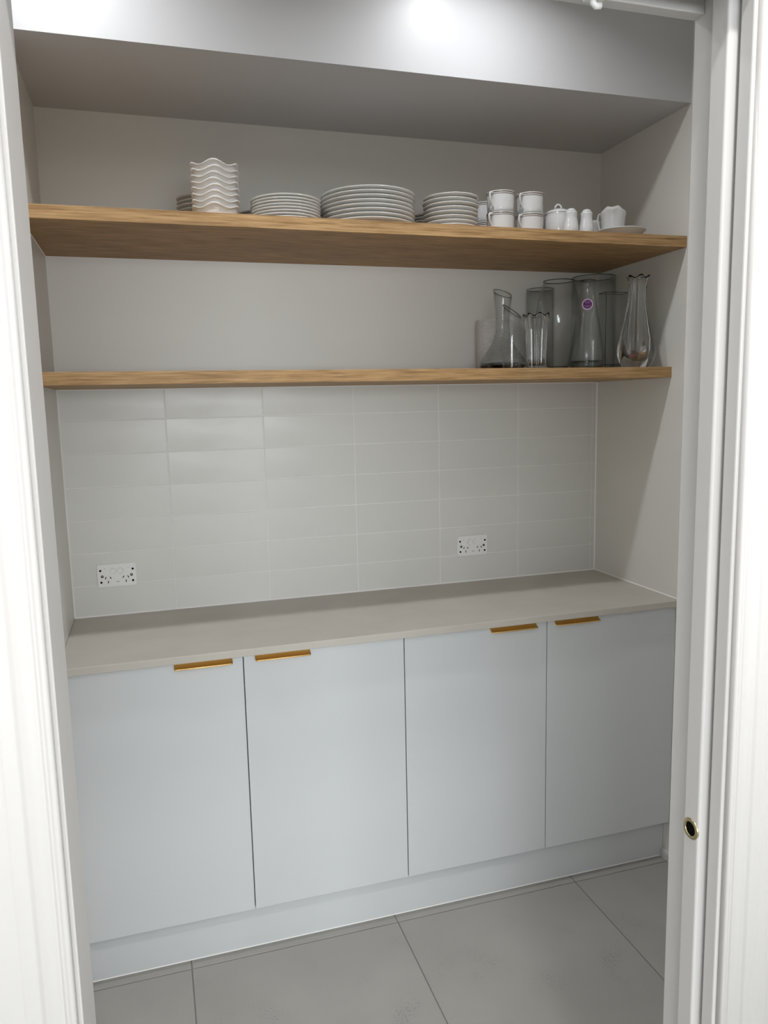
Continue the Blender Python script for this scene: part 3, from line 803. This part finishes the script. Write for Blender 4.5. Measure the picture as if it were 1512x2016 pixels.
# slant-cut bubbled cylinder
outer = [(0.0270, 0), (0.0280, 0.002)]+[(0.0282, 0.004+i*0.0205) for i in range(9)]
def cut(r, z, th, k):
    return r, z*(1-0.115*math.cos(th)*min(1, z/0.17)) if z > 0.012 else z
t = vessel('cylinder_vase', 1.3085, -0.368, shell(outer, 0.0032, 0.010, 48, cut), 'clear bubbled glass cylinder vase with a slant-cut top', 'glass_bubble' if 'glass_bubble' in M else 'glass_thin', math.radians(-20))
rim(t, 0.0268, 0, 0.0013, lambda a: 0.168*(1-0.115*math.cos(a)))
def bubbles(t):
    bm = bmesh.new(); rnd = random.Random(3)
    for i in range(90):
        a = rnd.uniform(0, 2*PI); z = rnd.uniform(0.012, 0.145); r = rnd.uniform(0.0005, 0.0011)
        mt = Matrix.Translation((0.0268*math.cos(a), 0.0268*math.sin(a), z))
        bmesh.ops.create_icosphere(bm, subdivisions=1, radius=r, matrix=mt)
    o = obj('air_bubbles', bm, M['bubble'], t, True); o['kind'] = 'stuff'
M['bubble'] = mat('bubble_glint', (0.80, 0.83, 0.83), 0.1, spec=1.0)
bubbles(t)

# fluted small vase with rolled lip
outer = [(0.0255, 0), (0.0275, 0.003)]+[(0.0275+0.0006*i, 0.01+0.014*i) for i in range(9)]+[(0.0345, 0.134), (0.0372, 0.148), (0.0400, 0.160), (0.0405, 0.167)]
def flute(r, z, th, k):
    return r*(1+0.055*math.cos(14*th)*min(1, z/0.01)), z+(0.004*math.cos(7*th) if z > 0.155 else 0)
bm = bmesh.new(); prof = [(0, 0)]+outer+[(r-0.0045, z) for r, z in reversed(outer) if z > 0.016]+[(0.020, 0.013), (0, 0.012)]
lathe(bm, prof, 112, flute)
vessel('fluted_vase', 1.4280, -0.297, bm, 'small clear fluted glass vase with a scalloped rolled lip', 'glass_solid')

# plain cylinder at the back
outer = [(0.046, 0), (0.0475, 0.002)]+[(0.0475, 0.02+i*0.052) for i in range(6)]
t = vessel('cylinder_vase', 1.5700, -0.058, shell(outer, 0.003, 0.012), 'plain clear glass cylinder vase against the wall behind the fluted vase')
rim(t, 0.0460, 0.281, 0.0014)

# tulip-shaped tall vase
outer = [(0.032, 0), (0.0335, 0.003), (0.036, 0.015), (0.044, 0.040), (0.056, 0.075), (0.067, 0.112), (0.0735, 0.145), (0.0745, 0.172), (0.0715, 0.200), (0.0655, 0.228), (0.0575, 0.256), (0.0510, 0.278), (0.0500, 0.286)]
t = vessel('tulip_vase', 1.5580, -0.203, shell(outer, 0.003, 0.014), 'tall clear glass tulip-shaped vase with narrowed mouth behind the carafe')
rim(t, 0.0488, 0.286, 0.0016)
bm = bmesh.new(); lathe(bm, [(0, 0.001), (0.030, 0.001), (0.0325, 0.006), (0.0325, 0.013), (0, 0.013)], 40); obj('base_pad', bm, M['glass_base'], t, True)

# wide cylinder at the back
outer = [(0.073, 0), (0.075, 0.002)]+[(0.075, 0.02+i*0.0596) for i in range(6)]
t = vessel('cylinder_vase', 1.7540, -0.098, shell(outer, 0.0035, 0.014, 64), 'widest clear glass cylinder vase standing in the corner against the wall')
rim(t, 0.0735, 0.319, 0.0015)
bm = bmesh.new(); lathe(bm, [(0, 0.001), (0.070, 0.001), (0.0715, 0.006), (0.0715, 0.013), (0, 0.013)], 48); obj('base_pad', bm, M['glass_base'], t, True)

# conical carafe with sticker
outer = [(0.052, 0), (0.0540, 0.002), (0.0538, 0.020), (0.0530, 0.034), (0.0495, 0.062), (0.0440, 0.098), (0.0375, 0.140), (0.0305, 0.182), (0.0248, 0.215), (0.0218, 0.238), (0.0213, 0.250), (0.0228, 0.258), (0.0258, 0.263)]
t = vessel('carafe', 1.5680, -0.360, shell(outer, 0.0028, 0.022), 'clear glass conical carafe with a round purple sticker', cat='carafe')
rim(t, 0.0246, 0.263, 0.0016)
bm = bmesh.new(); lathe(bm, [(0, 0.001), (0.050, 0.001), (0.0508, 0.010), (0.0500, 0.021), (0.030, 0.0195), (0, 0.0185)], 48); obj('base_pad', bm, M['glass_base'], t, True)
def cone_r(z):
    for (r0, z0), (r1, z1) in zip(outer, outer[1:]):
        if z0 <= z <= z1: return r0+(r1-r0)*(z-z0)/(z1-z0)
    return outer[-1][0]
A0, ZC = math.atan2(-2.4824+0.36, 0.2565-1.568)+0.02, 0.1900
def on_cone(u, v, off):
    z = ZC+v*0.99; r = cone_r(z)+off; a = A0+u/cone_r(z)
    return (r*math.cos(a), r*math.sin(a), z)
def sticker_disc(rad, off, name, m, par, r_in=0.0):
    bm = bmesh.new(); n = 32; prev = None
    rr = [r_in+(rad-r_in)*i/4 for i in range(5)]
    rings = []
    for q in rr:
        rings.append([bm.verts.new(on_cone(q*math.cos(2*PI*i/n), q*math.sin(2*PI*i/n), off)) for i in range(n)] if q > 0 else [bm.verts.new(on_cone(0, 0, off))])
    for a, b_ in zip(rings, rings[1:]):
        for i in range(n):
            j = (i+1) % n
            if len(a) == 1: bm.faces.new((a[0], b_[i], b_[j]))
            else: bm.faces.new((a[i], b_[i], b_[j], a[j]))
    return obj(name, bm, m, par, True)
st = sticker_disc(0.0172, 0.0006, 'sticker', M['lilac'], t); st['label'] = 'round purple sticker with lilac border'
sticker_disc(0.0132, 0.0008, 'sticker_centre', M['purple'], st)
bm = bmesh.new(); rnd = random.Random(5)
for v, u0, u1 in ((0.0070, -0.0085, 0.0088), (0.0032, -0.0060, 0.0082), (-0.0042, -0.0105, 0.0100), (-0.0080, -0.0065, 0.0080)):
    u = u0
    while u < u1:
        w_ = rnd.uniform(0.0007, 0.0014); h_ = rnd.uniform(0.0007, 0.0012)
        q = [bm.verts.new(on_cone(uu, vv, 0.0010)) for uu, vv in ((u, v), (min(u+w_, u1), v), (min(u+w_, u1), v+h_), (u, v+h_))]
        bm.faces.new(q); u += w_+0.0004
pr_ = obj('sticker_print', bm, M['lilac'], st); pr_['kind'] = 'stuff'

# rectangular vase
t = empty('rectangular_vase', (1.7355, -0.2450, Z1+0.0002)); tag(t, 'clear glass rectangular vase with square corners behind the blown vase', 'vase', 'clear glass vases')
a, b_, h = 0.0425, 0.0240, 0.246
bm = bmesh.new()
def rr_ring(sx, sy, z, r): return [bm.verts.new((u, v, z)) for u, v in rounded_rect(2*sx, 2*sy, r, 3)]
rg = [rr_ring(a-0.002, b_-0.002, 0, 0.002), rr_ring(a, b_, 0.002, 0.003), rr_ring(a, b_, h, 0.003), rr_ring(a-0.003, b_-0.003, h, 0.002), rr_ring(a-0.003, b_-0.003, 0.018, 0.002)]
for p, q in zip(rg, rg[1:]):
    n = len(p)
    for i in range(n): bm.faces.new((p[i], p[(i+1) % n], q[(i+1) % n], q[i]))
bm.faces.new(rg[0][::-1]); bm.faces.new(rg[-1])
bmesh.ops.recalc_face_normals(bm, faces=bm.faces[:]); obj('body', bm, M['glass_thin'], t)
bm = bmesh.new(); pts = [(u, v, h) for u, v in rounded_rect(2*a-0.003, 2*b_-0.003, 0.003, 3)]; tube(bm, pts+pts[:2], 0.0012, 6, cap=False); obj('rim', bm, M['glass_rim'], t, True)
for sx in (-1, 1):
    bm = bmesh.new(); tube(bm, [(sx*(a-0.001), -b_+0.001, 0.004), (sx*(a-0.001), -b_+0.001, h-0.002)], 0.0010, 6); obj('corner_edge', bm, M['glass_rim'], t, True)
obj('base_pad', newbox(-a+0.003, a-0.003, -b_+0.003, b_-0.003, 0.001, 0.017, bev=0.003), M['glass_base'], t)

# heavy blown vase with lobed mouth
outer = [(0.034, 0), (0.040, 0.003), (0.0500, 0.018), (0.0555, 0.038), (0.0565, 0.054), (0.0540, 0.075), (0.0480, 0.102), (0.0410, 0.132), (0.0345, 0.165), (0.0290, 0.198), (0.0262, 0.225), (0.0258, 0.244), (0.0275, 0.260), (0.0310, 0.272), (0.0335, 0.280)]
def lobes(r, z, th, k):
    d = 0.085*math.cos(6*th)*(0.25+0.75*min(1, z/0.05)); w = max(0, (z-0.235)/0.045)
    return r*(1+d*(1+0.35*w)), z+0.0040*w*math.cos(6*th)
inner = [(0.0295, 0.279), (0.0260, 0.268), (0.0215, 0.245), (0.0205, 0.225), (0.0215, 0.198), (0.0250, 0.165), (0.0290, 0.132), (0.0330, 0.105), (0.0350, 0.080), (0.0330, 0.055), (0.024, 0.036), (0.010, 0.028), (0, 0.027)]
bm = bmesh.new(); lathe(bm, [(0, 0)]+outer+inner, 96, lobes)
t = vessel('blown_vase', 1.7480, -0.358, bm, 'heavy clear blown glass vase with lobed mouth and bulging base', 'glass_solid', 0.2)
bm = bmesh.new()
A1 = -PI/2-0.85
n = 10
v0 = []
for iu in range(n):
    row = []
    for iv in range(5):
        aa = A1-0.16+0.32*iu/(n-1)-0.2; zz = 0.033+0.010*iv/4
        rr = lobes(0.0548, zz, aa, 0)[0]+0.0005
        row.append(bm.verts.new((rr*math.cos(aa), rr*math.sin(aa), zz)))
    v0.append(row)
for iu in range(n-1):
    for iv in range(4): bm.faces.new((v0[iu][iv], v0[iu+1][iv], v0[iu+1][iv+1], v0[iu][iv+1]))
sk = obj('sticker', bm, M['red_print'], t, True); sk['label'] = 'small dark red sticker low on the glass'
